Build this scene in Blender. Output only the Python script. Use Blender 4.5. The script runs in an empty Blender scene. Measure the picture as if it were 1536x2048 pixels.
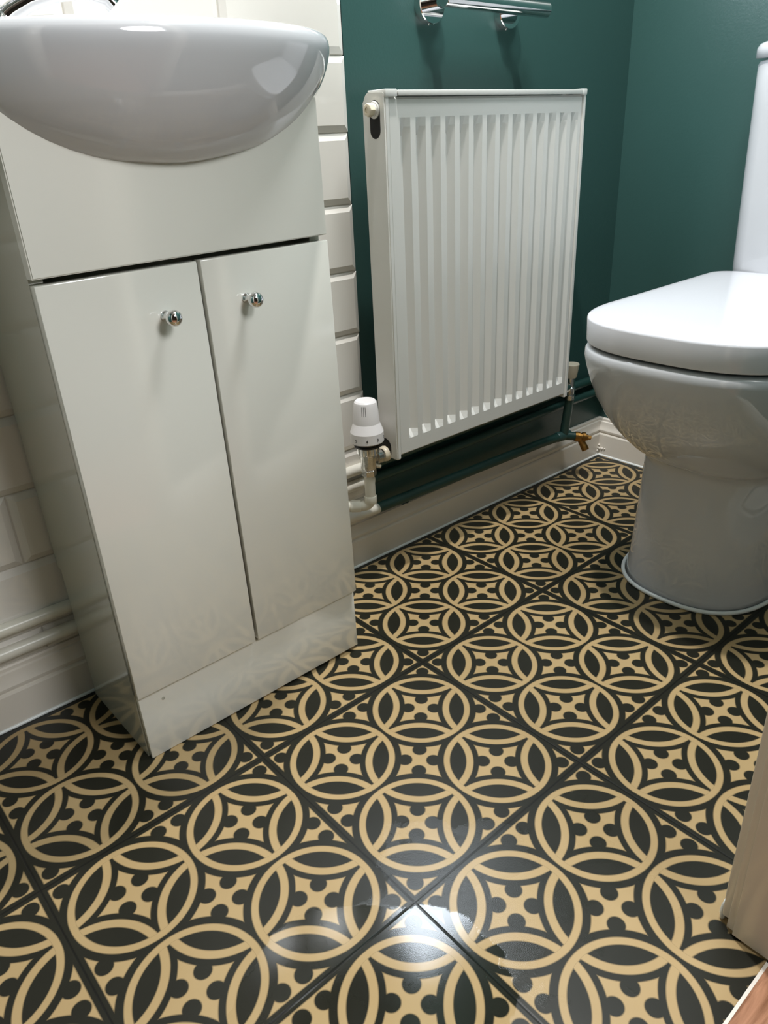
import bpy, bmesh, math, random
from mathutils import Vector, Matrix
random.seed(7)
C = bpy.context.scene
COL = C.collection
PI = math.pi

# ------------------------------------------------------------------ camera
cam_d = bpy.data.cameras.new('camera')
cam = bpy.data.objects.new('camera', cam_d); COL.objects.link(cam)
R_ = Vector((0.75173534, -0.65805376, -0.04311874))
D_ = Vector((-0.3199405, -0.30675112, -0.89640494))
F_ = Vector((0.57665593, 0.68765471, -0.44113371))
P_ = Vector((-0.41120552, -0.46842262, 0.83476803))
cam.matrix_world = Matrix(((R_.x, -D_.x, -F_.x, P_.x), (R_.y, -D_.y, -F_.y, P_.y), (R_.z, -D_.z, -F_.z, P_.z), (0, 0, 0, 1)))
cam_d.sensor_fit = 'VERTICAL'; cam_d.sensor_height = 36.0; cam_d.sensor_width = 27.0
cam_d.lens = 1530.6 / 2048 * 36.0
cam_d.clip_start = 0.02; cam_d.clip_end = 30
C.camera = cam

# ------------------------------------------------------------------ view, world, lights
C.view_settings.view_transform = 'Standard'; C.view_settings.look = 'None'
C.view_settings.gamma = 1.0; C.view_settings.use_curve_mapping = False
C.view_settings.exposure = 0.0
w = bpy.data.worlds.new('world'); C.world = w; w.use_nodes = True
w.node_tree.nodes['Background'].inputs[0].default_value = (1.0, 0.97, 0.93, 1)
w.node_tree.nodes['Background'].inputs[1].default_value = 0.10

def area(name, loc, target, size, power, color, size_y=None, spread=None):
    l = bpy.data.lights.new(name, 'AREA'); l.energy = power; l.color = color; l.size = size
    if size_y: l.shape = 'RECTANGLE'; l.size_y = size_y
    else: l.shape = 'DISK'
    if spread: l.spread = spread
    o = bpy.data.objects.new(name, l); COL.objects.link(o)
    o.location = loc
    d = (Vector(target) - Vector(loc)).normalized()
    o.rotation_euler = d.to_track_quat('-Z', 'Y').to_euler()
    return o
# small ceiling downlight near the left wall: the sharp shadows under the towel bar
area('ceiling_lamp_light', (0.45, 0.36, 2.34), (0.45, 0.36, 0), 0.07, 29.0, (1.0, 0.98, 0.95))
# broad ceiling panel over the middle of the room
area('ceiling_panel_light', (0.66, -0.02, 2.352), (0.66, -0.02, 0), 0.42, 19.0, (0.95, 0.98, 1.0))
# added bluish light at the unseen glowing pane above the radiator
area('window_light', (0.68, 0.668, 1.30), (0.75, -0.4, 0.6), 0.28, 5.0, (0.82, 0.91, 1.0), 0.22)
# unseen front fill on the hall side, added to brighten the vanity front
area('hall_fill_light', (0.25, -1.10, 1.62), (0.05, 0.4, 0.5), 0.55, 19.0, (0.97, 0.985, 1.0))

# ------------------------------------------------------------------ materials
def lin(c):
    return tuple(((x / 255) / 12.92 if x / 255 <= 0.04045 else ((x / 255 + 0.055) / 1.055) ** 2.4) for x in c)
def mat(name, rgb, rough=0.5, metal=0.0, coat=0.0, bump=0.0, bscale=40.0, spec=0.5, ior=None, var=0.0, vscale=6.0):
    m = bpy.data.materials.new(name); m.use_nodes = True
    nt = m.node_tree; b = nt.nodes['Principled BSDF']
    c = lin(rgb)
    b.inputs['Base Color'].default_value = (*c, 1)
    b.inputs['Roughness'].default_value = rough
    b.inputs['Metallic'].default_value = metal
    b.inputs['Coat Weight'].default_value = coat
    b.inputs['Coat Roughness'].default_value = 0.04
    b.inputs['Specular IOR Level'].default_value = spec
    if ior: b.inputs['IOR'].default_value = ior
    tc = nt.nodes.new('ShaderNodeTexCoord')
    if var:
        n = nt.nodes.new('ShaderNodeTexNoise'); n.inputs['Scale'].default_value = vscale; n.inputs['Detail'].default_value = 5
        nt.links.new(tc.outputs['Object'], n.inputs['Vector'])
        mx = nt.nodes.new('ShaderNodeMix'); mx.data_type = 'RGBA'
        mx.inputs['A'].default_value = (*[x * (1 - var) for x in c], 1); mx.inputs['B'].default_value = (*[min(1, x * (1 + var)) for x in c], 1)
        nt.links.new(n.outputs['Fac'], mx.inputs['Factor']); nt.links.new(mx.outputs['Result'], b.inputs['Base Color'])
    if bump:
        n = nt.nodes.new('ShaderNodeTexNoise'); n.inputs['Scale'].default_value = bscale; n.inputs['Detail'].default_value = 4
        nt.links.new(tc.outputs['Object'], n.inputs['Vector'])
        bp = nt.nodes.new('ShaderNodeBump'); bp.inputs['Strength'].default_value = bump; bp.inputs['Distance'].default_value = 0.002
        nt.links.new(n.outputs['Fac'], bp.inputs['Height']); nt.links.new(bp.outputs['Normal'], b.inputs['Normal'])
    return m
M = {}
M['teal'] = mat('teal_paint', (53, 84, 80), 0.34, bump=0.12, bscale=220, var=0.04, vscale=3)
M['gloss_white'] = mat('gloss_lacquer', (232, 231, 222), 0.14, coat=1.0, spec=0.4)
M['gloss_white'].node_tree.nodes['Principled BSDF'].inputs['Coat IOR'].default_value = 1.6
M['gloss_white'].node_tree.nodes['Principled BSDF'].inputs['Coat Roughness'].default_value = 0.11
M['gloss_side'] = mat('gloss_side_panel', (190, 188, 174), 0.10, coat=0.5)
M['ceramic'] = mat('white_ceramic', (200, 201, 204), 0.06, coat=0.5)
M['lid'] = mat('white_thermoset_plastic', (222, 222, 227), 0.10, coat=0.2)
M['rad'] = mat('radiator_enamel', (226, 225, 220), 0.30)
M['cream'] = mat('cream_plastic', (226, 214, 190), 0.35)
M['tile'] = mat('white_wall_tile', (230, 225, 217), 0.07, coat=0.3, bump=0.02, bscale=12)
M['grout'] = mat('wall_grout', (205, 200, 190), 0.8)
M['trim'] = mat('gloss_trim_paint', (236, 229, 218), 0.20, bump=0.05, bscale=60)
M['pipe_white'] = mat('white_pipe_paint', (228, 224, 210), 0.3, bump=0.08, bscale=90)
M['chrome'] = mat('chrome', (225, 225, 225), 0.05, metal=1.0)
M['chrome_worn'] = mat('worn_chrome', (212, 211, 208), 0.13, metal=1.0, bump=0.25, bscale=300, var=0.25, vscale=220)
M['brass'] = mat('dull_brass', (165, 122, 66), 0.35, metal=1.0, bump=0.2, bscale=250, var=0.3, vscale=160)
M['black'] = mat('black_plastic', (18, 18, 20), 0.3)
M['dark'] = mat('gap_shade', (22, 22, 20), 0.8)  # flat dark colour standing in for shade inside gaps and slots
M['valve_white'] = mat('valve_head_plastic', (232, 228, 228), 0.3)
M['ceiling'] = mat('ceiling_paint', (238, 236, 230), 0.8)
M['hall'] = mat('hall_wall_paint', (96, 88, 78), 0.7)
M['silicone'] = mat('white_silicone', (235, 238, 236), 0.3)
M['print'] = mat('grey_print', (58, 58, 62), 0.5)
M['glow_pane'] = mat('added_glow_pane', (225, 235, 242), 0.6)  # added emitter surface, out of view, that makes the floor glare
b = M['glow_pane'].node_tree.nodes['Principled BSDF']
b.inputs['Emission Color'].default_value = (0.80, 0.90, 1.0, 1); b.inputs['Emission Strength'].default_value = 5.0

class NT:
    def __init__(s, m): s.t = m.node_tree
    def v(s, sock, inp):
        if isinstance(sock, (int, float)): inp.default_value = sock
        else: s.t.links.new(sock, inp)
    def m(s, op, a, b=0.0, c=None):
        n = s.t.nodes.new('ShaderNodeMath'); n.operation = op
        s.v(a, n.inputs[0]); s.v(b, n.inputs[1])
        if c is not None: s.v(c, n.inputs[2])
        return n.outputs[0]
    def step(s, x, edge, soft=0.012):      # 1 when x > edge
        n = s.t.nodes.new('ShaderNodeMapRange'); n.clamp = True
        s.v(x, n.inputs[0]); s.v(edge - soft, n.inputs[1]); s.v(edge + soft, n.inputs[2])
        n.inputs[3].default_value = 0; n.inputs[4].default_value = 1
        return n.outputs[0]
    def mul(s, *a):
        r = a[0]
        for x in a[1:]: r = s.m('MULTIPLY', r, x)
        return r
    def inv(s, a): return s.m('SUBTRACT', 1.0, a)
    def hyp(s, x, y): return s.m('SQRT', s.m('ADD', s.m('MULTIPLY', x, x), s.m('MULTIPLY', y, y)))

def floor_material():
    m = bpy.data.materials.new('encaustic_pattern_floor_tile'); m.use_nodes = True
    n = NT(m); t = m.node_tree; bs = t.nodes['Principled BSDF']
    tc = t.nodes.new('ShaderNodeTexCoord'); sp = t.nodes.new('ShaderNodeSeparateXYZ')
    t.links.new(tc.outputs['Object'], sp.inputs[0])
    TS = 0.333
    def tilec(o):
        a = n.m('MULTIPLY', o, 4.0 / TS)
        return n.m('SUBTRACT', a, n.m('MULTIPLY', n.m('FLOOR', n.m('DIVIDE', a, 4.0)), 4.0))
    a = tilec(sp.outputs[0]); b = tilec(sp.outputs[1])
    def edge(a): return n.m('SUBTRACT', 2.0, n.m('ABSOLUTE', n.m('SUBTRACT', a, 2.0)))
    e = n.m('MINIMUM', edge(a), edge(b))
    def cell(a):                    # distance from the circle centre along one axis, 0..1
        u = n.m('DIVIDE', n.m('SUBTRACT', a, 0.05), 0.975)
        f = n.m('SUBTRACT', n.m('MULTIPLY', n.m('FRACT', n.m('DIVIDE', u, 2.0)), 2.0), 1.0)
        return n.m('ABSOLUTE', f)
    x = cell(a); y = cell(b)
    r0 = n.hyp(x, y)
    xc = n.m('SUBTRACT', 1.0, x); yc = n.m('SUBTRACT', 1.0, y)
    r1 = n.hyp(xc, yc)
    S = n.step
    ring = n.mul(S(r0, 0.858), n.inv(S(r0, 0.966)))
    arc = n.mul(n.inv(S(r0, 0.87)), S(r1, 0.86), n.inv(S(r1, 0.985)))
    def bite(px, py):
        k = 0.26 / math.sqrt(2)
        return S(n.hyp(n.m('SUBTRACT', px, k), n.m('SUBTRACT', py, k)), 0.134)
    star_in = n.mul(n.inv(S(r0, 0.70)), S(r1, 1.09), bite(x, y))
    star_out = n.mul(n.inv(S(r1, 0.70)), S(r0, 1.09), bite(xc, yc))
    tot = n.m('MAXIMUM', n.m('MAXIMUM', ring, arc), n.m('MAXIMUM', star_in, star_out))
    tot = n.mul(tot, S(e, 0.08))
    # colour
    no = t.nodes.new('ShaderNodeTexNoise'); no.inputs['Scale'].default_value = 14; no.inputs['Detail'].default_value = 6
    t.links.new(tc.outputs['Object'], no.inputs['Vector'])
    def mixc(f, A, B):
        k = t.nodes.new('ShaderNodeMix'); k.data_type = 'RGBA'
        for s_, q in (('A', A), ('B', B)):
            if isinstance(q, tuple): k.inputs[s_].default_value = (*q, 1)
            else: t.links.new(q, k.inputs[s_])
        n.v(f, k.inputs['Factor']); return k.outputs['Result']
    dark = mixc(no.outputs['Fac'], lin((27, 27, 20)), lin((38, 38, 30)))
    crm = mixc(no.outputs['Fac'], lin((168, 142, 99)), lin((180, 156, 115)))
    c = mixc(tot, dark, crm)
    joint = n.inv(S(e, 0.014, 0.006))
    c = mixc(joint, c, lin((20, 20, 17)))
    # damp adhesive film with ragged patches, glossier than the vinyl face
    n2 = t.nodes.new('ShaderNodeTexNoise'); n2.inputs['Scale'].default_value = 5.5; n2.inputs['Detail'].default_value = 7; n2.inputs['Roughness'].default_value = 0.62
    t.links.new(tc.outputs['Object'], n2.inputs['Vector'])
    def patch(cx, cy, rad, gain, nz, th):
        dx = n.m('SUBTRACT', sp.outputs[0], cx); dy = n.m('SUBTRACT', sp.outputs[1], cy)
        near = n.m('SUBTRACT', 1.0, n.m('DIVIDE', n.hyp(dx, dy), rad))
        return S(n.m('ADD', n.m('MULTIPLY', near, gain), nz), th, 0.012)
    film = patch(-0.135, -0.085, 0.150, 0.9, n2.outputs['Fac'], 0.50)
    wet = n.m('MAXIMUM', patch(0.05, -0.02, 0.16, 0.40, n2.outputs['Fac'], 0.60), patch(0.12, -0.12, 0.20, 0.20, n2.outputs['Fac'], 0.66))
    wet = n.mul(wet, n.inv(film))
    n3 = t.nodes.new('ShaderNodeTexNoise'); n3.inputs['Scale'].default_value = 3.5; n3.inputs['Detail'].default_value = 3
    t.links.new(tc.outputs['Object'], n3.inputs['Vector'])
    ro = n.m('ADD', 0.30, n.m('MULTIPLY', n3.outputs['Fac'], 0.10))
    ro = n.m('SUBTRACT', ro, n.m('MULTIPLY', wet, 0.08))
    ro = n.m('SUBTRACT', ro, n.m('MULTIPLY', film, 0.25))
    t.links.new(c, bs.inputs['Base Color']); n.v(ro, bs.inputs['Roughness'])
    bs.inputs['Specular IOR Level'].default_value = 0.26
    n.v(n.m('ADD', n.m('MULTIPLY', wet, 0.30), n.m('MULTIPLY', film, 0.4)), bs.inputs['Coat Weight'])
    n.v(n.m('ADD', 0.04, n.m('MULTIPLY', wet, 0.14)), bs.inputs['Coat Roughness'])
    # bumps: joint groove + fine grain
    g = t.nodes.new('ShaderNodeTexNoise'); g.inputs['Scale'].default_value = 900; g.inputs['Detail'].default_value = 2
    t.links.new(tc.outputs['Object'], g.inputs['Vector'])
    hgt = n.m('SUBTRACT', n.mul(g.outputs['Fac'], n.m('ADD', 0.08, n.m('MULTIPLY', wet, 0.35))), n.m('MULTIPLY', n.inv(S(e, 0.012, 0.012)), 0.4))
    bp = t.nodes.new('ShaderNodeBump'); bp.inputs['Strength'].default_value = 0.35; bp.inputs['Distance'].default_value = 0.001
    t.links.new(hgt, bp.inputs['Height']); t.links.new(bp.outputs['Normal'], bs.inputs['Normal'])
    t.links.new(bp.outputs['Normal'], bs.inputs['Coat Normal'])
    return m
M['floor'] = floor_material()

def wood_material():
    m = bpy.data.materials.new('orange_laminate_wood'); m.use_nodes = True
    t = m.node_tree; bs = t.nodes['Principled BSDF']
    tc = t.nodes.new('ShaderNodeTexCoord'); mp = t.nodes.new('ShaderNodeMapping'); mp.inputs['Scale'].default_value = (6, 60, 6)
    mp.inputs['Rotation'].default_value = (0, 0, 0.0)
    no = t.nodes.new('ShaderNodeTexNoise'); no.inputs['Scale'].default_value = 2.0; no.inputs['Detail'].default_value = 8; no.inputs['Distortion'].default_value = 0.6
    t.links.new(tc.outputs['Object'], mp.inputs[0]); t.links.new(mp.outputs[0], no.inputs['Vector'])
    cr = t.nodes.new('ShaderNodeValToRGB')
    cr.color_ramp.elements[0].position = 0.35; cr.color_ramp.elements[0].color = (*lin((132, 88, 60)), 1)
    cr.color_ramp.elements[1].position = 0.68; cr.color_ramp.elements[1].color = (*lin((196, 144, 112)), 1)
    t.links.new(no.outputs['Fac'], cr.inputs[0]); t.links.new(cr.outputs[0], bs.inputs['Base Color'])
    bs.inputs['Roughness'].default_value = 0.35
    return m
M['wood'] = wood_material()

def two_tone(name, axis, limit, low, high, rlow, rhigh, jag=0.004, jscale=60.0, xmax=None):
    """paint that changes colour where the decorator's brush stopped"""
    m = bpy.data.materials.new(name); m.use_nodes = True
    n = NT(m); t = m.node_tree; bs = t.nodes['Principled BSDF']
    ge = t.nodes.new('ShaderNodeNewGeometry'); sp = t.nodes.new('ShaderNodeSeparateXYZ'); t.links.new(ge.outputs['Position'], sp.inputs[0])
    no = t.nodes.new('ShaderNodeTexNoise'); no.inputs['Scale'].default_value = jscale; no.inputs['Detail'].default_value = 4
    t.links.new(ge.outputs['Position'], no.inputs['Vector'])
    v = n.m('ADD', sp.outputs[axis], n.m('MULTIPLY', n.m('SUBTRACT', no.outputs['Fac'], 0.5), jag))
    f = n.step(v, limit, 0.0006)
    if xmax is not None: f = n.mul(f, n.step(sp.outputs[0], xmax[0], 0.01), n.inv(n.step(sp.outputs[0], xmax[1], 0.01)))
    k = t.nodes.new('ShaderNodeMix'); k.data_type = 'RGBA'
    k.inputs['A'].default_value = (*lin(low), 1); k.inputs['B'].default_value = (*lin(high), 1)
    t.links.new(f, k.inputs['Factor']); t.links.new(k.outputs['Result'], bs.inputs['Base Color'])
    n.v(n.m('ADD', rlow, n.m('MULTIPLY', f, rhigh - rlow)), bs.inputs['Roughness'])
    return m
M['pipe_two'] = two_tone('pipe_paint_white_to_teal', 0, 0.517, (228, 224, 212), (40, 72, 66), 0.3, 0.35, 0.006)
M['skirt_two'] = two_tone('skirting_gloss_with_teal_overpaint', 2, 0.098, (226, 219, 208), (40, 72, 66), 0.18, 0.4, 0.022, 26.0, (0.60, 1.14))

# ------------------------------------------------------------------ mesh helpers
def new_obj(name, bm, material, parent=None, smooth=False, autos=None):
    me = bpy.data.meshes.new(name)
    bmesh.ops.recalc_face_normals(bm, faces=bm.faces)
    bm.to_mesh(me); bm.free()
    o = bpy.data.objects.new(name, me); COL.objects.link(o)
    if material: me.materials.append(material)
    if smooth or autos is not None:
        for p in me.polygons: p.use_smooth = True
        if autos is not None: me.set_sharp_from_angle(angle=math.radians(autos))
    if parent is not None: o.parent = parent
    return o
def add_box(bm, x0, x1, y0, y1, z0, z1, bev=0.0, seg=2):
    vs = [bm.verts.new((x, y, z)) for x in (x0, x1) for y in (y0, y1) for z in (z0, z1)]
    idx = [(0, 1, 3, 2), (4, 6, 7, 5), (0, 4, 5, 1), (2, 3, 7, 6), (0, 2, 6, 4), (1, 5, 7, 3)]
    fs = [bm.faces.new([vs[i] for i in f]) for f in idx]
    if bev:
        es = list({e for f in fs for e in f.edges})
        bmesh.ops.bevel(bm, geom=es, offset=bev, segments=seg, affect='EDGES', profile=0.5)
def box(name, x0, x1, y0, y1, z0, z1, m, parent=None, bev=0.0, seg=2):
    bm = bmesh.new(); add_box(bm, x0, x1, y0, y1, z0, z1, bev, seg)
    return new_obj(name, bm, m, parent, autos=40 if bev else None)
def frame(d):
    d = Vector(d).normalized(); up = Vector((0, 0, 1)) if abs(d.z) < 0.9 else Vector((1, 0, 0))
    a = d.cross(up).normalized(); return a, a.cross(d).normalized()
def add_tube(bm, pts, r, seg=24, cap=True):
    pts = [Vector(p) for p in pts]; rings = []
    rs = r if isinstance(r, (list, tuple)) else [r] * len(pts)
    a, b = frame(pts[1] - pts[0])
    for i, p in enumerate(pts):
        d = (pts[min(i + 1, len(pts) - 1)] - pts[max(i - 1, 0)]).normalized()
        a = (a - d * a.dot(d)).normalized(); b = d.cross(a)
        rings.append([bm.verts.new(p + a * math.cos(2 * PI * k / seg) * rs[i] + b * math.sin(2 * PI * k / seg) * rs[i]) for k in range(seg)])
    for i in range(len(rings) - 1):
        for k in range(seg): bm.faces.new((rings[i][k], rings[i][(k + 1) % seg], rings[i + 1][(k + 1) % seg], rings[i + 1][k]))
    if cap: bm.faces.new(rings[0][::-1]); bm.faces.new(rings[-1])
def tube(name, pts, r, m, parent=None, seg=24):
    bm = bmesh.new(); add_tube(bm, pts, r, seg); return new_obj(name, bm, m, parent, autos=50)
def bend(p0, p1, p2, r, n=6):
    """points of a rounded corner at p1"""
    p0, p1, p2 = Vector(p0), Vector(p1), Vector(p2)
    a = p1 + (p0 - p1).normalized() * r; c = p1 + (p2 - p1).normalized() * r
    return [a.lerp(p1, t).lerp(p1.lerp(c, t), t) for t in [i / n for i in range(n + 1)]]
def add_lathe(bm, base, axis, prof, seg=32, a0=None):
    """prof: (distance along axis, radius)"""
    base = Vector(base); ax = Vector(axis).normalized(); a, b = frame(ax); rings = []
    for h, r in prof:
        r = max(r, 1e-5)
        rings.append([bm.verts.new(base + ax * h + a * math.cos(2 * PI * k / seg) * r + b * math.sin(2 * PI * k / seg) * r) for k in range(seg)])
    for i in range(len(rings) - 1):
        for k in range(seg): bm.faces.new((rings[i][k], rings[i][(k + 1) % seg], rings[i + 1][(k + 1) % seg], rings[i + 1][k]))
    bm.faces.new(rings[0][::-1]); bm.faces.new(rings[-1])
def lathe(name, base, axis, prof, m, parent=None, seg=32, sharp=35):
    bm = bmesh.new(); add_lathe(bm, base, axis, prof, seg); return new_obj(name, bm, m, parent, autos=sharp)
def loft(bm, rings, cap0=True, cap1=True):
    R = [[bm.verts.new(p) for p in r] for r in rings]; k = len(R[0])
    for i in range(len(R) - 1):
        for j in range(k): bm.faces.new((R[i][j], R[i][(j + 1) % k], R[i + 1][(j + 1) % k], R[i + 1][j]))
    if cap0: bm.faces.new(R[0][::-1])
    if cap1: bm.faces.new(R[-1])
def prism(bm, prof, axis_pts):
    """extrude a closed 2-D profile list of 3-D points functions: axis_pts = list of functions p->Vector"""
    rings = [[Vector(f(p)) for p in prof] for f in axis_pts]
    loft(bm, rings)
def thing(name, label, cat, loc=(0, 0, 0), group=None):
    o = bpy.data.objects.new(name, None); COL.objects.link(o); o.location = loc
    o['label'] = label; o['category'] = cat
    if group: o['group'] = group
    o.empty_display_size = 0.05
    bpy.context.view_layer.update()
    return o
def adopt(root, *objs):
    inv = Matrix.Translation(root.location).inverted()
    for o in objs:
        o.data.transform(inv); o.parent = root
def tag(o, label, cat, group=None):
    o['label'] = label; o['category'] = cat
    if group: o['group'] = group
    return o
def S(o): o['kind'] = 'structure'; return o

WY = 0.690      # painted face of the radiator wall
TY = 0.682      # face of the wall tiles
BX = 1.362      # painted face of the wall behind the toilet
EX = 0.519      # where the tiles stop

# ------------------------------------------------------------------ room shell
S(box('floor', -1.0, 1.50, -0.318, 0.80, -0.05, 0.0, M['floor']))
S(box('floor_hall', -1.6, 1.50, -2.4, -0.3210, -0.05, 0.0015, M['wood']))
S(box('trim_4', -0.62, 0.232, -0.3215, -0.3180, -0.04, 0.0020, M['trim']))
S(box('ceiling', -1.6, 1.60, -2.4, 0.90, 2.38, 2.45, M['ceiling']))
# wall with the radiator, open around the added glowing pane
WX0, WX1, WZ0, WZ1 = 0.52, 0.84, 1.16, 1.44
bm = bmesh.new()
add_box(bm, EX - 0.001, WX0 if WX0 > EX else EX, WY, WY + 0.14, 0, 2.38) if WX0 > EX else None
add_box(bm, WX1, 1.50, WY, WY + 0.14, 0, 2.38)
add_box(bm, 0.30, WX1, WY, WY + 0.14, 0, WZ0)
add_box(bm, 0.30, WX1, WY, WY + 0.14, WZ1, 2.38)
add_box(bm, -1.0, WX0, WY, WY + 0.14, 0, 2.38)
S(new_obj('wall_left', bm, M['teal']))
S(box('wall_back', BX, 1.50, -0.5, WY, 0, 2.38, M['teal']))
# front wall beside the doorway and over it
S(box('wall_front', 0.262, BX, -0.40, -0.272, 0, 2.38, M['teal']))
S(box('wall_over_door', -0.66, 0.262, -0.40, -0.272, 2.02, 2.38, M['teal']))
S(box('wall_near', -1.0, -0.66, -0.40, -0.272, 0, 2.38, M['teal']))
S(box('wall_far', -1.0, -0.90, -0.272, WY, 0, 2.38, M['teal']))
S(box('wall_hall', -1.6, 1.5, -2.4, -2.3, 0, 2.38, M['hall']))
S(box('wall_hall_right', 0.95, 1.05, -2.3, -0.40, 0, 2.38, M['hall']))
S(box('wall_hall_left', -1.6, -1.5, -2.3, -0.40, 0, 2.38, M['hall']))
# made-up glowing pane with frame, added for the bluish glare on the floor
glare_obj = box('window_1', WX0 + 0.02, WX1 - 0.02, WY + 0.035, WY + 0.045, WZ0 + 0.02, WZ1 - 0.02, M['glow_pane']); S(glare_obj)
bm = bmesh.new()
add_box(bm, WX0, WX1, WY + 0.02, WY + 0.06, WZ0, WZ0 + 0.03); add_box(bm, WX0, WX1, WY + 0.02, WY + 0.06, WZ1 - 0.03, WZ1)
add_box(bm, WX0, WX0 + 0.03, WY + 0.02, WY + 0.06, WZ0 + 0.03, WZ1 - 0.03); add_box(bm, WX1 - 0.03, WX1, WY + 0.02, WY + 0.06, WZ0 + 0.03, WZ1 - 0.03)
wf = new_obj('glare_pane_frame', bm, M['trim']); wf.parent = glare_obj

# bevelled white metro tiles
PH, PW = 0.1155, 0.2307
bm = bmesh.new()
def tile(bm, x0, x1, z0, z1, bx=0.011):
    y0, yb, ym = WY, TY + 0.0045, TY
    g = 0.0008
    x0 += g; x1 -= g; z0 += g; z1 -= g
    R = [[(x0, y0, z0), (x1, y0, z0), (x1, y0, z1), (x0, y0, z1)],
         [(x0, yb + .0015, z0), (x1, yb + .0015, z0), (x1, yb + .0015, z1), (x0, yb + .0015, z1)],
         [(x0 + .0012, yb, z0 + .0012), (x1 - .0012, yb, z0 + .0012), (x1 - .0012, yb, z1 - .0012), (x0 + .0012, yb, z1 - .0012)],
         [(x0 + bx, ym, z0 + bx), (x1 - bx, ym, z0 + bx), (x1 - bx, ym, z1 - bx), (x0 + bx, ym, z1 - bx)]]
    loft(bm, R)
zj = [0.9574 + PH * k for k in range(-8, 4)]
row = 0
for k, z in enumerate(zj):
    full = (k % 2 == 0)          # row starting at 0.9574 (k=8) is full
    z0 = z; z1 = z + PH
    if z1 < 0.12: continue
    if z0 < 0.1065: z0 = 0.1065
    xr = EX; first = PW if full else PW / 2
    jit = random.uniform(-0.0015, 0.0015)
    x1 = xr + jit; x0 = x1 - first
    while x1 > -0.9:
        tile(bm, max(x0, -0.9), x1, z0, z1)
        x1 = x0; x0 = x1 - PW
tl = S(new_obj('wall_left_tiles', bm, M['tile']))
S(box('wall_left_grout', -0.9, EX - 0.003, TY + 0.0065, WY + 0.001, 0.03, zj[-1] + PH, M['grout']))

# skirting boards
prof = [(0, 0), (0.018, 0), (0.018, 0.0605), (0.0165, 0.0635), (0.0135, 0.0645), (0.0135, 0.0675), (0.0160, 0.0690), (0.0165, 0.0735),
        (0.0150, 0.0770), (0.0120, 0.083), (0.0108, 0.090), (0.0100, 0.0955), (0.0068, 0.0975), (0.0068, 0.1030), (0.0045, 0.1055), (0, 0.1055)]
def skirt(name, fn_a, fn_b, m):
    bm = bmesh.new(); prism(bm, prof, [fn_a, fn_b]); return S(new_obj(name, bm, m, autos=25))
skirt('baseboard_left', lambda p: (-0.9, WY - p[0], p[1]), lambda p: (BX - p[0], WY - p[0], p[1]), M['skirt_two'])
skirt('baseboard_back', lambda p: (BX - p[0], WY - p[0], p[1]), lambda p: (BX - p[0], -0.272 + p[0], p[1]), M['trim'])
skirt('baseboard_front', lambda p: (BX - p[0], -0.272 + p[0], p[1]), lambda p: (0.305, -0.272 + p[0], p[1]), M['trim'])
# thin sealant bead along the floor
tubeb = bmesh.new(); add_tube(tubeb, [(-0.9, 0.672, 0.001), (1.343, 0.672, 0.001), (1.344, 0.671, 0.001), (1.344, -0.25, 0.001)], 0.0035, 8)
S(new_obj('trim_5', tubeb, M['silicone'], autos=60))
# paint blobs in the corner of the skirting
bm = bmesh.new()
for (x, y, z, r) in ((1.3425, 0.6705, 0.030, .0028), (1.340, 0.671, 0.022, .0035), (1.3435, 0.668, 0.020, .004), (1.3435, 0.660, 0.021, .0035), (1.338, 0.6715, 0.014, .003), (1.3435, 0.652, 0.022, .0025)):
    bmesh.ops.create_icosphere(bm, subdivisions=2, radius=r, matrix=Matrix.Translation((x, y, z)))
S(new_obj('trim_6', bm, M['trim'], smooth=True))

# door frame on the right of the doorway: lining, stop and architrave
bm = bmesh.new()
add_box(bm, 0.2335, 0.262, -0.420, -0.2775, 0.0035, 2.04, 0.0012)
S(new_obj('trim_1', bm, M['trim'], autos=40))
bm = bmesh.new()
add_box(bm, 0.2375, 0.262, -0.2775, -0.2690, 0.005, 2.04, 0.0010)
add_box(bm, 0.2440, 0.305, -0.2715, -0.2590, 0.010, 2.09, 0.0020)
add_box(bm, 0.2560, 0.2640, -0.2600, -0.2545, 0.010, 2.07, 0.0022)
add_box(bm, 0.2720, 0.2760, -0.2600, -0.2555, 0.010, 2.07, 0.0015)
add_box(bm, 0.2840, 0.3050, -0.2600, -0.2510, 0.010, 2.09, 0.0035)
S(new_obj('trim_2', bm, M['trim'], autos=40))
bm = bmesh.new()
add_box(bm, -0.66, -0.632, -0.42, -0.279, 0.0, 2.02, 0.001); add_box(bm, -0.72, -0.64, -0.272, -0.252, 0.0, 2.09, 0.0025)
add_box(bm, -0.632, 0.2345, -0.42, -0.279, 2.0, 2.02, 0.001); add_box(bm, -0.64, 0.244, -0.272, -0.252, 2.03, 2.09, 0.0025)
S(new_obj('trim_3', bm, M['trim'], autos=40))
# dab of decorator's filler at the foot of the frame
bm = bmesh.new()
bmesh.ops.create_icosphere(bm, subdivisions=3, radius=1.0, matrix=Matrix.Translation((0.250, -0.2590, 0.013)) @ Matrix.Diagonal((0.006, 0.004, 0.017, 1)))
for v in bm.verts: v.co += Vector((random.uniform(-1, 1), random.uniform(-1, 1), random.uniform(-1, 1))) * 0.0006
S(new_obj('trim_7', bm, M['silicone'], smooth=True))

# ceiling lamps (out of frame, they carry the lamps above)
for (x, y, lab) in ((0.45, 0.36, 'round recessed ceiling downlight above the radiator and basin'),):
    t = thing('ceiling_light', lab, 'ceiling light', (x, y, 2.38))
    bm = bmesh.new(); add_lathe(bm, (x, y, 2.381), (0, 0, -1), [(0, .055), (.008, .055), (.010, .046), (.010, .040), (0.0, .040)], 32)
    adopt(t, new_obj('trim_ring', bm, M['chrome'], autos=40))

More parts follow.
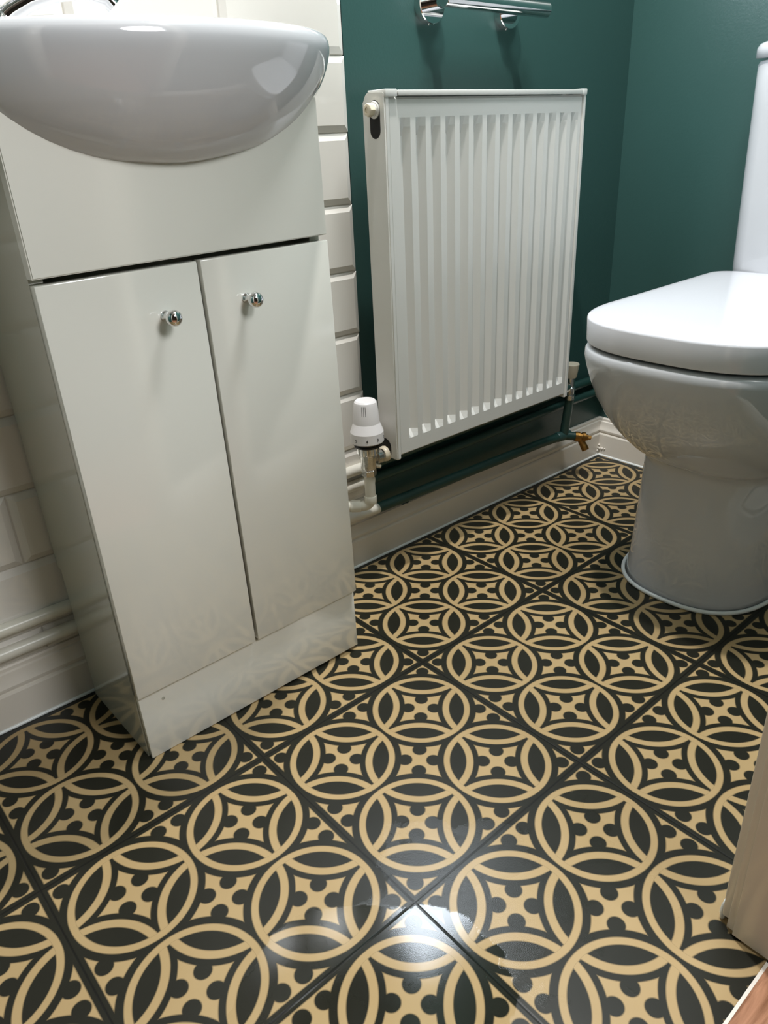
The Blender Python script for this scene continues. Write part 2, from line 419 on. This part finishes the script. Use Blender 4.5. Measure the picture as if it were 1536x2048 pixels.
# ------------------------------------------------------------------ vanity unit
VX0, VX1, VC = -0.138, 0.2685, 0.0655
VY = 0.438
van = thing('vanity_unit', 'gloss white two door vanity cabinet under the wash basin', 'vanity cabinet', (VC, 0.56, 0.0))
parts = []
bm = bmesh.new()
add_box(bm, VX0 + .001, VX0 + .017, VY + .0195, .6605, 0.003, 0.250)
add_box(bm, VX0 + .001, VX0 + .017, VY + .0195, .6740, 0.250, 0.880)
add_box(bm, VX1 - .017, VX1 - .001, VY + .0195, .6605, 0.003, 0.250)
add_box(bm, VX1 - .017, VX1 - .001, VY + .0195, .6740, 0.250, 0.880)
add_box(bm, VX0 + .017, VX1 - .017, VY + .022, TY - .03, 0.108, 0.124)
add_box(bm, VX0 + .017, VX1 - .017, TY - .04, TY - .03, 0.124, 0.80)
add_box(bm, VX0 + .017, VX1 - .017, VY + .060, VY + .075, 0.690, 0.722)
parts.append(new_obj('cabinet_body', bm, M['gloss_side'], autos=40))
# fascia with the scoop for the basin
curve = [(-.196, .8795), (-.187, .874), (-.160, .859), (-.124, .842), (-.072, .8265), (-.030, .8175), (.0, .8155), (.035, .8165), (.078, .8225), (.124, .8355), (.165, .8565), (.190, .876), (.196, .8795)]
bm = bmesh.new()
pf = [(VX0, .7115), (VX1, .7115), (VX1, .8805)] + [(VC + a, z + (.004 if abs(a) < .195 else .001)) for a, z in curve[::-1]] + [(VX0, .8805)]
f0 = [bm.verts.new((x, VY, z)) for x, z in pf]; f1 = [bm.verts.new((x, VY + .018, z)) for x, z in pf]
bm.faces.new(f0); bm.faces.new(f1[::-1])
for i in range(len(pf)): bm.faces.new((f0[i], f0[(i + 1) % len(pf)], f1[(i + 1) % len(pf)], f1[i]))
ed = [e for e in bm.edges if all(v in f0[:3] + [f0[-1]] for v in e.verts)]
bmesh.ops.bevel(bm, geom=ed, offset=0.0014, segments=2, affect='EDGES')
bmesh.ops.triangulate(bm, faces=[f for f in bm.faces if len(f.verts) > 4])
parts.append(new_obj('fascia_panel', bm, M['gloss_white'], autos=30))
doorsL = box('door', VX0, VC - .0032, VY, VY + .018, .1235, .7045, M['gloss_white'], bev=0.0015)
doorsR = box('door', VC + .0018, VX1, VY, VY + .018, .1235, .7045, M['gloss_white'], bev=0.0015)
parts += [doorsL, doorsR]
pl = box('plinth', VX0 + .003, VX1 + .001, VY + .010, VY + .0190, .003, .1175, M['gloss_white'], bev=0.001)
parts.append(pl)
# mounting strip seen as a fine line down the side near the front
adopt(van, *parts)
cap = lathe('screw_cap', (-0.0985, VY + .0101, 0.0985), (0, -1, 0), [(0, .0028), (.0008, .0026), (.0009, .0012), (.0002, .0010)], M['gloss_side'], seg=16)
adopt(van, cap); cap.parent = pl; cap.data.transform(Matrix.Translation(-pl.location))
for d, (kx, kz) in ((doorsL, (0.0085, .6465)), (doorsR, (0.1265, .6485))):
    bm = bmesh.new()
    add_lathe(bm, (kx, VY, kz), (0, -1, 0), [(0, .0068), (.002, .0066), (.0035, .0050), (.008, .0044), (.0125, .0046), (.0150, .0062), (.0165, .0080), (.0190, .0096), (.0225, .0104), (.0260, .0098), (.0285, .0084), (.0305, .0058), (.0315, .0025), (.0317, .0)], 40)
    k = new_obj('knob', bm, M['chrome'], smooth=True)
    adopt(van, k); k.parent = d
van.rotation_euler = (0, math.radians(-0.75), 0)
van.location.x += 0.0105

# ------------------------------------------------------------------ wash basin
bas = thing('wash_basin', 'white semi-recessed ceramic wash basin on the vanity cabinet', 'wash basin', (VC, 0.56, 0.816))
def lerp_tab(tab, z):
    for (z0, v0), (z1, v1) in zip(tab, tab[1:]):
        if z <= z1:
            t = max(0, (z - z0) / (z1 - z0)); return v0 + (v1 - v0) * t
    return tab[-1][1]
YF = [(.812, .4400), (.816, .4320), (.820, .4230), (.828, .4110), (.840, .3970), (.855, .3830), (.870, .3720), (.885, .3630), (.900, .3560), (.915, .3500), (.928, .3460), (.938, .3450), (.946, .3470), (.951, .3520), (.9535, .3600)]
WF = [(.812, .000), (.816, .02), (.818, .040), (.823, .078), (.836, .124), (.857, .165), (.881, .196), (.895, .208), (.91, .219), (.93, .226), (.945, .2255), (.9535, .214)]
RXT = [(.812, .04), (.816, .065), (.818, .099), (.823, .147), (.829, .170), (.836, .188), (.846, .206), (.857, .221), (.870, .235), (.881, .2455), (.892, .254), (.902, .260), (.915, .2660), (.930, .2700), (.940, .2705), (.947, .2675), (.951, .2620), (.9535, .2540)]
def basin_ring(z, inset=0.0, n=64, zz=None):
    yf = lerp_tab(YF, z) + inset; wd = lerp_tab(WF, z) - inset
    y0 = 0.55
    q = max(0.05, 1 - ((y0 - VY) / (y0 - yf)) ** 2) if yf < VY else 0.05
    rx = lerp_tab(RXT, z) - inset
    pts = []
    for i in range(n + 1):
        th = PI * i / n
        cx, sy = math.cos(th), math.sin(th)
        e = 0.95
        x = -rx * math.copysign(abs(cx) ** e, cx); y = y0 - (y0 - yf) * abs(sy) ** e
        if z < .881 and y > VY + .004: x = max(-.184, min(.184, x))
        pts.append((VC + x, y, zz if zz else z))
    xe = pts[-1][0] - VC
    back = TY - 0.003 - inset
    for i in range(1, 5): pts.append((VC + xe, y0 + (back - y0) * i / 4, zz if zz else z))
    for i in range(1, 5): pts.append((VC + xe - 2 * xe * i / 5, back, zz if zz else z))
    for i in range(0, 4): pts.append((VC - xe, back + (y0 - back) * i / 4, zz if zz else z))
    return pts
bm = bmesh.new()
zs = [.8165, .819, .823, .829, .837, .847, .858, .870, .8805, .883, .892, .902, .912, .921, .929, .936, .942, .947, .951, .9535]
rings = [basin_ring(z) for z in zs]
for ins, zz in ((.012, .9545), (.026, .9530), (.034, .9480), (.040, .935), (.052, .90), (.075, .868), (.11, .850), (.14, .846)):
    rings.append(basin_ring(.9535, ins, zz=zz))
loft(bm, rings)
bo = new_obj('bowl', bm, M['ceramic'], smooth=True)
adopt(bas, bo)
bas.rotation_euler = (0, math.radians(-0.75), 0)
bas.location.x += 0.0105 - math.sin(math.radians(0.75)) * .816

# pillar tap on the left of the basin
tap = thing('basin_tap', 'chrome pillar tap at the left back of the wash basin', 'tap', (-0.100, 0.505, 0.955))
TX, TYY = -0.100, 0.505
bm = bmesh.new()
add_lathe(bm, (TX, TYY, .9555), (0, 0, 1), [(0, .024), (.004, .024), (.007, .021), (.012, .017), (.03, .0155), (.06, .016), (.066, .014), (.07, .009), (.085, .009)], 32)
tb = new_obj('tap_body', bm, M['chrome'], autos=40)
sp_ = tube('spout', [(TX + .012, TYY - .002, .958), (TX + .026, TYY - .004, .968), (TX + .045, TYY - .008, .978), (TX + .070, TYY - .012, .986), (TX + .10, TYY - .016, .990), (TX + .125, TYY - .02, .984), (TX + .132, TYY - .022, .976)], [.0095, .0095, .0095, .0092, .009, .009, .009], M['chrome'])
bm = bmesh.new(); add_lathe(bm, (TX, TYY, 1.040), (0, 0, 1), [(0, .010), (.003, .022), (.018, .024), (.024, .020), (.026, .008)], 8)
hd = new_obj('tap_handle', bm, M['chrome'], autos=40)
adopt(tap, tb, sp_, hd)

# ------------------------------------------------------------------ radiator
RX0, RX1, RZ0, RZ1, RY0, RY1 = 0.5045, 1.0440, 0.2620, 0.8980, 0.574, 0.628
rad = thing('radiator', 'white pressed steel panel radiator with vertical flutes on the teal wall', 'radiator', ((RX0 + RX1) / 2, 0.604, 0.262))
# fluted front panel as a height field
PX0, PX1, PZ0, PZ1 = RX0 + .0085, RX1 - .0085, .2695, .8900
NF = 14; pitch = .03545; fx0 = .5385
xs = [(PX0, 0, 'rim0'), (PX0 + .004, 0, 'rim')]
xb = []
for k in range(NF):
    a = fx0 + k * pitch
    xb += [(a, 0), (a + .0045, 1), (a + .0125, 1), (a + .0235, 0)]
xl = [(PX0, -1), (PX0 + .0035, 0)] + xb + [(PX1 - .0035, 0), (PX1, -1)]
zl = [(PZ0, -1), (PZ0 + .0035, 0), (.3000, 0), (.3075, .5), (.3150, 1), (.8330, 1), (.8465, .5), (.8600, 0), (PZ1 - .0035, 0), (PZ1, -1)]
bm = bmesh.new(); grid = []
for x, fx in xl:
    colv = []
    for z, fz in zl:
        dep = 0.0
        if fx < 0 or fz < 0: dep = .004
        elif fx > 0 and fz > 0: dep = .0100 * min(fx, fz)
        colv.append(bm.verts.new((x, RY0 + .002 + dep, z)))
    grid.append(colv)
for i in range(len(grid) - 1):
    for j in range(len(zl) - 1): bm.faces.new((grid[i][j], grid[i + 1][j], grid[i + 1][j + 1], grid[i][j + 1]))
# close the back
bk = [bm.verts.new((x, RY0 + .022, z)) for x, z in ((PX0, PZ0), (PX1, PZ0), (PX1, PZ1), (PX0, PZ1))]
bm.faces.new(bk)
n_x, n_z = len(grid), len(zl)
bm.faces.new([grid[i][0] for i in range(n_x)][::-1] + [bk[0], bk[1]]); bm.faces.new([grid[i][-1] for i in range(n_x)] + [bk[2], bk[3]])
bm.faces.new([grid[0][j] for j in range(n_z)] + [bk[3], bk[0]]); bm.faces.new([grid[-1][j] for j in range(n_z)][::-1] + [bk[1], bk[2]])
front = new_obj('front_panel', bm, M['rad'], autos=12)
# side panels with rolled edge, valve hole and slot
def side(xo, sgn):
    """xo outer face, sgn +1 material towards +x"""
    bm = bmesh.new()
    ring_o = []
    th = .0012
    Y0, Y1, Z0, Z1 = RY0 - .0005, RY1, RZ0 + .0005, RZ1 + .0005
    r = .015
    def corner(cy, cz, a0, n=6): return [(cy + r * math.cos(a0 + PI / 2 * i / n), cz + r * math.sin(a0 + PI / 2 * i / n)) for i in range(n + 1)]
    loop = corner(Y1 - r, Z1 - r, 0) + [(Y0 + .003, Z1), (Y0, Z1 - .003), (Y0, Z0 + .003), (Y0 + .003, Z0)] + [(Y1 - .004, Z0), (Y1, Z0 + .004)]
    vo = [bm.verts.new((xo, y, z)) for y, z in loop]
    fo = bm.faces.new(vo)
    # rolled lip going inward
    vi = [bm.verts.new((xo + sgn * (.0085 if True else 0), y, z)) for y, z in loop]
    L = len(loop)
    for i in range(L): bm.faces.new((vo[i], vo[(i + 1) % L], vi[(i + 1) % L], vi[i]))
    bm.faces.new(vi[::-1])
    es = [e for e in bm.edges if all(v in vo for v in e.verts)]
    bmesh.ops.bevel(bm, geom=es, offset=.0022, segments=3, affect='EDGES')
    return bm
sl = new_obj('side_panel', side(RX0, 1), M['rad'], autos=40)
sr = new_obj('side_panel', side(RX1, -1), M['rad'], autos=40)
# top grille: end clips, long front lip and vents
bm = bmesh.new()
add_box(bm, RX0 + .028, RX1 - .018, RY0 - .0025, RY1 - .004, .8915, .8985, .0010)
add_box(bm, RX0 + .028, RX1 - .018, RY0 - .0035, RY0 + .0005, .8915, .8995, .0008)
tg = new_obj('top_grille', bm, M['rad'], autos=40)
cl = box('end_clip', RX0 + .001, RX0 + .0265, RY0 - .0025, RY1 - .012, .8900, .9010, M['rad'], bev=.0015)
cl2 = box('end_clip', RX1 - .0165, RX1 - .001, RY0 - .0025, RY1 - .012, .8900, .9010, M['rad'], bev=.0015)
# convector fins / rear
bm = bmesh.new(); add_box(bm, RX0 + .009, RX1 - .009, RY0 + .024, RY1 - .003, RZ0 + .010, RZ1 - .012)
rr_ = new_obj('convector', bm, M['rad'])
# dark plates painting the shade inside keyhole slots of the left side panel
def slot_bm(x, y0, z0, z1, r, dep):
    bm = bmesh.new(); lp = []
    for i in range(13): a = PI * i / 12; lp.append((y0 + r * math.cos(a), z1 + r * math.sin(a)))
    for i in range(13): a = PI + PI * i / 12; lp.append((y0 + r * math.cos(a), z0 + r * math.sin(a)))
    A = [bm.verts.new((x, y, z)) for y, z in lp]; B = [bm.verts.new((x + dep, y, z)) for y, z in lp]
    bm.faces.new(A); bm.faces.new(B[::-1])
    for i in range(len(lp)): bm.faces.new((A[i], A[(i + 1) % len(lp)], B[(i + 1) % len(lp)], B[i]))
    return bm
slot = new_obj('valve_slot_shade', slot_bm(RX0 - .0003, .5985, .8425, .8740, .0128, .004), M['dark'])
slot2 = new_obj('valve_slot_shade', slot_bm(RX0 - .0003, .6085, .2560 + .020, .2850, .0165, .004), M['dark'])
# ring behind the blanking plug and the plug
bm = bmesh.new(); add_lathe(bm, (RX0 + .004, .5990, .8725), (-1, 0, 0), [(0, .0130), (.0052, .0130), (.0066, .0118), (.0068, .0098), (.010, .0080), (.0105, .0074)], 32)
ringp = new_obj('valve_boss', bm, M['rad'], autos=40)
bm = bmesh.new(); add_lathe(bm, (RX0 - .006, .5990, .8725), (-1, 0, 0), [(0, .0098), (.001, .0102), (.009, .0100), (.0100, .0088), (.0105, .0050), (.0088, .0046), (.0086, .0)], 8)
plug = new_obj('blanking_plug', bm, M['cream'], autos=30)
# wall brackets
brs = [box('bracket', x, x + .025, RY1 - .004, WY, z, z + .03, M['rad']) for x in (.60, .93) for z in (.30, .80)]
adopt(rad, front, sl, sr, tg, cl, cl2, rr_, slot, slot2, ringp, plug, *brs)

# ------------------------------------------------------------------ thermostatic valve
VXX, VYY = 0.4600, 0.6100
trv = thing('thermostatic_valve', 'white thermostatic valve with chrome body at the lower left of the radiator', 'radiator valve', (VXX, VYY, 0.236))
bm = bmesh.new()
add_lathe(bm, (VXX, VYY, .3085), (0, 0, 1), [(0, .0318), (.0015, .0326), (.0200, .0322), (.0210, .0318), (.0360, .0262), (.0375, .0256), (.0740, .0226), (.0785, .0212), (.0812, .0186), (.0815, 0)], 48)
head = new_obj('valve_head', bm, M['valve_white'], autos=16)
col_ = lathe('collar', (VXX, VYY, .2965), (0, 0, 1), [(0, .0225), (.002, .0260), (.0055, .0262), (.0060, .0248), (.0080, .0250), (.0085, .0290), (.0125, .0300)], M['black'])
# knurled ring
bm = bmesh.new(); seg = 72; ringsv = []
for h, rr in ((0, .0185), (.0015, .0200), (.0150, .0200), (.0160, .0190)):
    ringsv.append([(VXX + (rr + (.0009 if (k // 3) % 2 else -.0009)) * math.cos(2 * PI * k / seg), VYY + (rr + (.0009 if (k // 3) % 2 else -.0009)) * math.sin(2 * PI * k / seg), .2810 + h) for k in range(seg)])
loft(bm, ringsv); kn = new_obj('knurled_ring', bm, M['chrome'], autos=20)
bm = bmesh.new()
add_lathe(bm, (VXX, VYY, .2500), (0, 0, 1), [(0, .0135), (.003, .0155), (.018, .0158), (.022, .0172), (.031, .0172)], 32)
add_lathe(bm, (VXX + .008, VYY, .2690), (1, 0, 0), [(0, .0100), (.008, .0100), (.009, .0150), (.020, .0160), (.022, .0125), (.036, .0125)], 32)
bd = new_obj('valve_body', bm, M['chrome_worn'], autos=35)
bm = bmesh.new(); add_lathe(bm, (RX0 - .0008 - .009, VYY, .2690), (1, 0, 0), [(0, .0130), (.002, .0150), (.006, .0158), (.011, .0160)], 12)
tail = new_obj('union_tail', bm, M['cream'], autos=35)
nut = lathe('compression_nut', (VXX, VYY, .2350), (0, 0, 1), [(0, .0128), (.0015, .0150), (.0125, .0150), (.0145, .0135), (.0170, .0130)], M['chrome_worn'], seg=6, sharp=25)
stub = lathe('drain_stub', (VXX + .013, VYY - .006, .2540), (1, -.35, -.35), [(0, .0040), (.010, .0042), (.011, .0025)], M['cream'], seg=16)
adopt(trv, head, col_, kn, bd, tail, nut, stub)
# the printed scale
def text_mesh(ch, size):
    cu = bpy.data.curves.new('numeral', 'FONT'); cu.body = ch; cu.size = size; cu.align_x = 'CENTER'; cu.align_y = 'CENTER'; cu.extrude = 0.0002
    to = bpy.data.objects.new('numeral', cu); COL.objects.link(to)
    dg = bpy.context.evaluated_depsgraph_get(); me = bpy.data.meshes.new_from_object(to.evaluated_get(dg))
    bpy.data.objects.remove(to); return me
cam_ang = math.atan2(P_.y - VYY, P_.x - VXX)
for ch, da in (('5', -0.72), ('4', -0.02), ('3', 0.66), ('2', 1.35), ('1', 2.0)):
    me = text_mesh(ch, .0085); an = cam_ang + da
    rr = .0326
    # each numeral wraps the cylinder
    for v in me.vertices:
        a = an + v.co.x / rr; z = .3175 + v.co.y; q = rr + .00005 + v.co.z
        v.co = Vector((VXX + q * math.cos(a), VYY + q * math.sin(a), z))
    o = bpy.data.objects.new('numeral', me); COL.objects.link(o); me.materials.append(M['print'])
    adopt(trv, o); o.parent = head
bm = bmesh.new()
for da in (-0.32, -0.18, -0.04):
    an = cam_ang + da
    q0, q1 = .0244, .0229
    for zz0, zz1, ra, rb in ((.3560, .3835, q0, q1),):
        vs = []
        for (z, q) in ((zz0, ra), (zz1, rb)):
            for s_ in (-.010, .010):
                for o_ in (0, .0003): vs.append(bm.verts.new((VXX + (q + o_ - .0002) * math.cos(an + s_ * 1.6), VYY + (q + o_ - .0002) * math.sin(an + s_ * 1.6), z)))
        for f in ((0, 1, 3, 2), (4, 6, 7, 5), (0, 4, 5, 1), (2, 3, 7, 6), (0, 2, 6, 4), (1, 5, 7, 3)): bm.faces.new([vs[i] for i in f])
gl = new_obj('pointer_lines', bm, M['black']); adopt(trv, gl); gl.parent = head

# ------------------------------------------------------------------ lockshield valve at the far end
LX, LY = 1.1360, 0.6320
ls = thing('lockshield_valve', 'cream capped lockshield valve at the far end of the radiator', 'radiator valve', (LX, LY, 0.22))
cp = lathe('valve_cap', (LX, LY, .2780), (0, 0, 1), [(0, .0128), (.002, .0138), (.0300, .0180), (.0330, .0184), (.0348, .0172), (.0352, 0)], M['cream'])
bm = bmesh.new()
add_lathe(bm, (LX, LY, .2220), (0, 0, 1), [(0, .0135), (.012, .0135), (.013, .0105), (.018, .0115), (.030, .0125), (.034, .0095), (.048, .0105), (.057, .0100)], 12)
add_lathe(bm, (LX - .008, LY, .2560), (-1, 0, 0), [(0, .0085), (.010, .0085), (.011, .0135), (.024, .0135), (.026, .0105), (.0875, .0105)], 24)
lb = new_obj('valve_body', bm, M['chrome_worn'], autos=30)
adopt(ls, cp, lb)

# ------------------------------------------------------------------ pipes
def pipe(label, pts, r=.0108, m=None, name='heating_pipe', cat='pipe'):
    o = tube(name, pts, r, m or M['pipe_two'])
    return tag(o, label, cat, None)
PY = WY - .0145
pipe('highest pipe along the wall passing behind the radiator, white then painted teal', [(.10, PY, .223), (.3, PY, .223), (.52, PY - .003, .2235), (.8, PY - .003, .227), (1.1, PY - .003, .229), (1.355, PY - .003, .230)], .0112)
pipe('second pipe down below the radiator, white then painted teal', [(.10, PY, .1905), (.3, PY, .1905), (.52, PY - .003, .1905), (.8, PY - .003, .1905), (1.1, PY - .003, .192), (1.355, PY - .003, .193)], .0112)
# feed to the thermostatic valve, with an elbow
p3 = [(-.88, PY, .176), (-.3, PY, .1755), (.20, PY, .1680)] + bend((.20, PY, .1680), (.395, PY, .1675), (.46, .61, .1690), .03) + bend((.395, PY, .1675), (VXX, VYY, .1690), (VXX, VYY, .236), .018, 8) + [(VXX, VYY, .236)]
feed = pipe('white pipe bending up into the thermostatic valve', p3, .0106, M['pipe_white'])
for nm, base, ax, L in (('elbow_socket', (VXX, VYY, .1895), (0, 0, -1), .012),):
    bm = bmesh.new(); add_lathe(bm, base, ax, [(-.002, .0120), (0, .0128), (L, .0128), (L + .002, .0118)], 24)
    o = new_obj('elbow_socket', bm, M['pipe_white'], autos=35); o.parent = feed
bm = bmesh.new(); dv = (Vector((VXX, VYY, .1690)) - Vector((.395, PY, .1675))).normalized()
add_lathe(bm, Vector((VXX, VYY, .1690)) - dv * .040, dv, [(0, .0118), (.001, .0126), (.020, .0126)], 24)
o = new_obj('elbow_socket', bm, M['pipe_white'], autos=35); o.parent = feed
# lowest pipe ending in the drain cock
p4 = [(-.88, PY, .1345), (-.3, PY, .134), (.20, PY - .003, .1330)] + [(.42, PY - .012, .1300), (.52, .659, .1270), (.8, .656, .1240), (1.06, .652, .1215), (1.136, .649, .1190), (1.149, .643, .1175), (1.166, .627, .1155)]
low = pipe('lowest wall pipe above the skirting, white then painted teal', p4, .0110)
rise = tube('heating_riser', [(1.1360, .632, .222), (1.1395, .640, .17), (1.1430, .648, .119)], .0112, M['teal'])
tag(rise, 'teal painted vertical pipe dropping from the lockshield valve', 'pipe')
t_ = lathe('tee_sleeve', (1.117, .6505, .1200), (1, -.10, -.04), [(0, .0115), (.002, .0128), (.044, .0128), (.046, .0115)], M['teal']); t_.parent = rise
# brass drain cock
dc = thing('drain_cock', 'small brass drain cock on the lowest pipe near the corner', 'drain valve', (1.18, .61, .11))
dA = Vector((.74, -.66, -.13)).normalized(); A0 = Vector((1.1640, .6285, .1155))
a1 = lathe('cock_body', A0, dA, [(0, .0125), (.012, .0130), (.013, .0105), (.018, .0105), (.019, .0128), (.027, .0128), (.028, .0085), (.034, .0080)], M['brass'], seg=24)
a2 = lathe('hose_spout', A0 + dA * .012, (.12, -.50, -.85), [(0, .0092), (.010, .0092), (.012, .0086), (.024, .0090), (.026, .0096), (.038, .0096), (.0385, .0072), (.030, .0070)], M['brass'], seg=24)
a3 = lathe('square_key', A0 + dA * .0335, dA, [(0, .0060), (.009, .0056), (.010, .004)], M['brass'], seg=4)
adopt(dc, a1, a2, a3)

# ------------------------------------------------------------------ towel bar
tbz = 1.0390
bar = thing('towel_bar', 'short chrome bar on two round flanges above the radiator', 'towel bar', (.83, WY, tbz))
ob = []
for fx in (.7150, .9230):
    ob.append(lathe('flange', (fx, WY, tbz), (0, -1, 0), [(0, .0310), (.0145, .0310), (.0160, .0297), (.0160, 0)], M['chrome'], seg=48))
    ob.append(lathe('post', (fx, WY - .015, tbz), (0, -1, 0), [(0, .0105), (.046, .0105)], M['chrome']))
ob.append(lathe('bar', (.6990, WY - .058, tbz + .0015), (1, 0, -.012), [(0, .0125), (.001, .0136), (.2780, .0136), (.2792, .0126)], M['chrome'], seg=40))
for fx in (.7150, .9230):
    ob.append(lathe('grub_screw', (fx - .003, WY - .008, tbz - .0303), (0, 0, -1), [(0, .0020), (.0022, .0018)], M['chrome_worn'], seg=10))
adopt(bar, *ob)

# ------------------------------------------------------------------ toilet
TYC = 0.140
toi = thing('toilet', 'white close coupled ceramic toilet with closed D shaped lid', 'toilet', (1.0, TYC, 0.0))
def d_ring(z, xf, hw, xb, n=2.6, L=.20, hb=None, seg=44, rb=.03, TYC=TYC):
    """outline: straight-ish sides, super-elliptic front; goes from back +y to back -y"""
    hb = hb if hb else hw
    pts = []
    NB = 8
    def sidehw(x): t = (x - (xf + L)) / max(1e-6, xb - xf - L); return hw + (hb - hw) * max(0, min(1, t))
    for i in range(NB): x = xb - rb + (xf + L - xb + rb) * i / NB; pts.append((x, TYC + sidehw(x), z))
    for i in range(seg + 1):
        th = PI / 2 - PI * i / seg
        c, s_ = math.cos(th), math.sin(th)
        x = xf + L - L * abs(c) ** (2 / n); y = hw * math.copysign(abs(s_) ** (2 / n), s_)
        pts.append((x, TYC + y, z))
    for i in range(1, NB + 1): x = xf + L + (xb - rb - xf - L) * i / NB; pts.append((x, TYC - sidehw(x), z))
    for i in range(1, 6): a = PI / 2 * i / 5; pts.append((xb - rb + rb * math.sin(a), TYC - hb + rb - rb * math.cos(a), z))
    for i in range(0, 5): a = PI / 2 * i / 5; pts.append((xb - rb + rb * math.cos(a), TYC + hb - rb + rb * math.sin(a), z))
    return pts
XB = BX - .022
# pan: pedestal and bowl as one casting
prof_pan = [  # z, xf, hw, n, L, dy
    (.003, .8010, .1435, 2.5, .17, .0075), (.020, .8030, .1410, 2.5, .17, .0075), (.060, .8060, .1390, 2.5, .17, .007), (.120, .8090, .1380, 2.5, .17, .006),
    (.180, .8120, .1380, 2.5, .17, .005), (.225, .8140, .1385, 2.5, .17, .004), (.256, .8145, .1395, 2.5, .17, .003), (.270, .8120, .1405, 2.5, .17, .003),
    (.276, .8050, .1440, 2.5, .175, .002), (.284, .7880, .1500, 2.5, .18, .001), (.298, .7680, .1580, 2.5, .185, 0), (.316, .7470, .1660, 2.5, .19, 0), (.340, .7240, .1745, 2.55, .195, 0),
    (.368, .7020, .1825, 2.6, .20, 0), (.400, .6830, .1895, 2.65, .20, 0), (.432, .6690, .1945, 2.7, .20, 0), (.460, .6600, .1975, 2.75, .20, 0),
    (.478, .6565, .1990, 2.8, .20, 0), (.488, .6570, .1985, 2.8, .20, 0), (.4935, .6600, .1960, 2.8, .20, 0), (.4960, .6680, .1900, 2.8, .20, 0)]
bm = bmesh.new()
loft(bm, [d_ring(z, xf, hw, XB, n, L, TYC=TYC + dy) for z, xf, hw, n, L, dy in prof_pan])
pan = new_obj('pan', bm, M['ceramic'], smooth=True)
# sealant bead round the foot
bead = d_ring(.004, .7975, .1465, XB, 2.5, .17, TYC=TYC + .0075)
bm = bmesh.new(); i0 = [p for p in bead[:61]]
add_tube(bm, i0, .0042, 8)
seal = new_obj('sealant_bead', bm, M['silicone'], smooth=True)
# thin dark ring painting the shade in the seam, then the lid
XL = 1.245
bm = bmesh.new()
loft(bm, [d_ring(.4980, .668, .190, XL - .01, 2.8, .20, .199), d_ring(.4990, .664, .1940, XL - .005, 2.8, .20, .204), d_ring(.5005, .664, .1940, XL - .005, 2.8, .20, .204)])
seam_shade = new_obj('seam_shade', bm, M['dark'], autos=40)
bm = bmesh.new()
lidp = [(.5010, .660, .1960, .209), (.5022, .6585, .1975, .2105), (.5045, .6580, .1980, .211), (.5400, .6565, .1990, .2115), (.5430, .6573, .1983, .211), (.5450, .6595, .1962, .209), (.5462, .6635, .1925, .205), (.5470, .675, .182, .195), (.5478, .70, .160, .17), (.5482, .76, .12, .13)]
loft(bm, [d_ring(z, xf, hw, XL - (xf - .655) * .4, 2.8, .20, hb, rb=.045) for z, xf, hw, hb in lidp])
lid = new_obj('lid', bm, M['lid'], smooth=True)
# cistern
def cist_ring(z, x0, hw, r=.045, bow=.018, n=10):
    pts = []; x1 = BX - .004
    for i in range(n + 1): a = PI / 2 + PI / 2 * i / n; pts.append((x0 + r + r * math.cos(a) , TYC + hw - r + r * math.sin(a), z))
    m_ = 10
    for i in range(1, m_): y = (hw - r) * (1 - 2 * i / m_); pts.append((x0 - bow * (1 - (y / (hw - r)) ** 2), TYC + y, z))
    for i in range(n + 1): a = PI + PI / 2 * i / n; pts.append((x0 + r + r * math.cos(a), TYC - hw + r + r * math.sin(a), z))
    pts += [(x1, TYC - hw, z), (x1, TYC + hw, z)]
    return pts
bm = bmesh.new()
loft(bm, [cist_ring(.5000, 1.262, .190), cist_ring(.52, 1.254, .196), cist_ring(.55, 1.250, .199), cist_ring(.70, 1.247, .202), cist_ring(.85, 1.244, .2045), cist_ring(.925, 1.242, .2055), cist_ring(.931, 1.244, .2035), cist_ring(.933, 1.248, .200)])
cis = new_obj('cistern', bm, M['ceramic'], smooth=True)
bm = bmesh.new()
loft(bm, [cist_ring(.9355, 1.240, .2065), cist_ring(.9370, 1.237, .2095), cist_ring(.9530, 1.237, .2095), cist_ring(.9600, 1.240, .2065), cist_ring(.9640, 1.247, .200), cist_ring(.9660, 1.262, .184)])
cisl = new_obj('cistern_lid', bm, M['ceramic'], smooth=True)
bt = lathe('flush_button', (1.31, TYC, .9655), (0, 0, 1), [(0, .024), (.003, .024), (.004, .022), (.004, 0)], M['chrome'])
adopt(toi, pan, seal, seam_shade, lid, cis, cisl, bt)
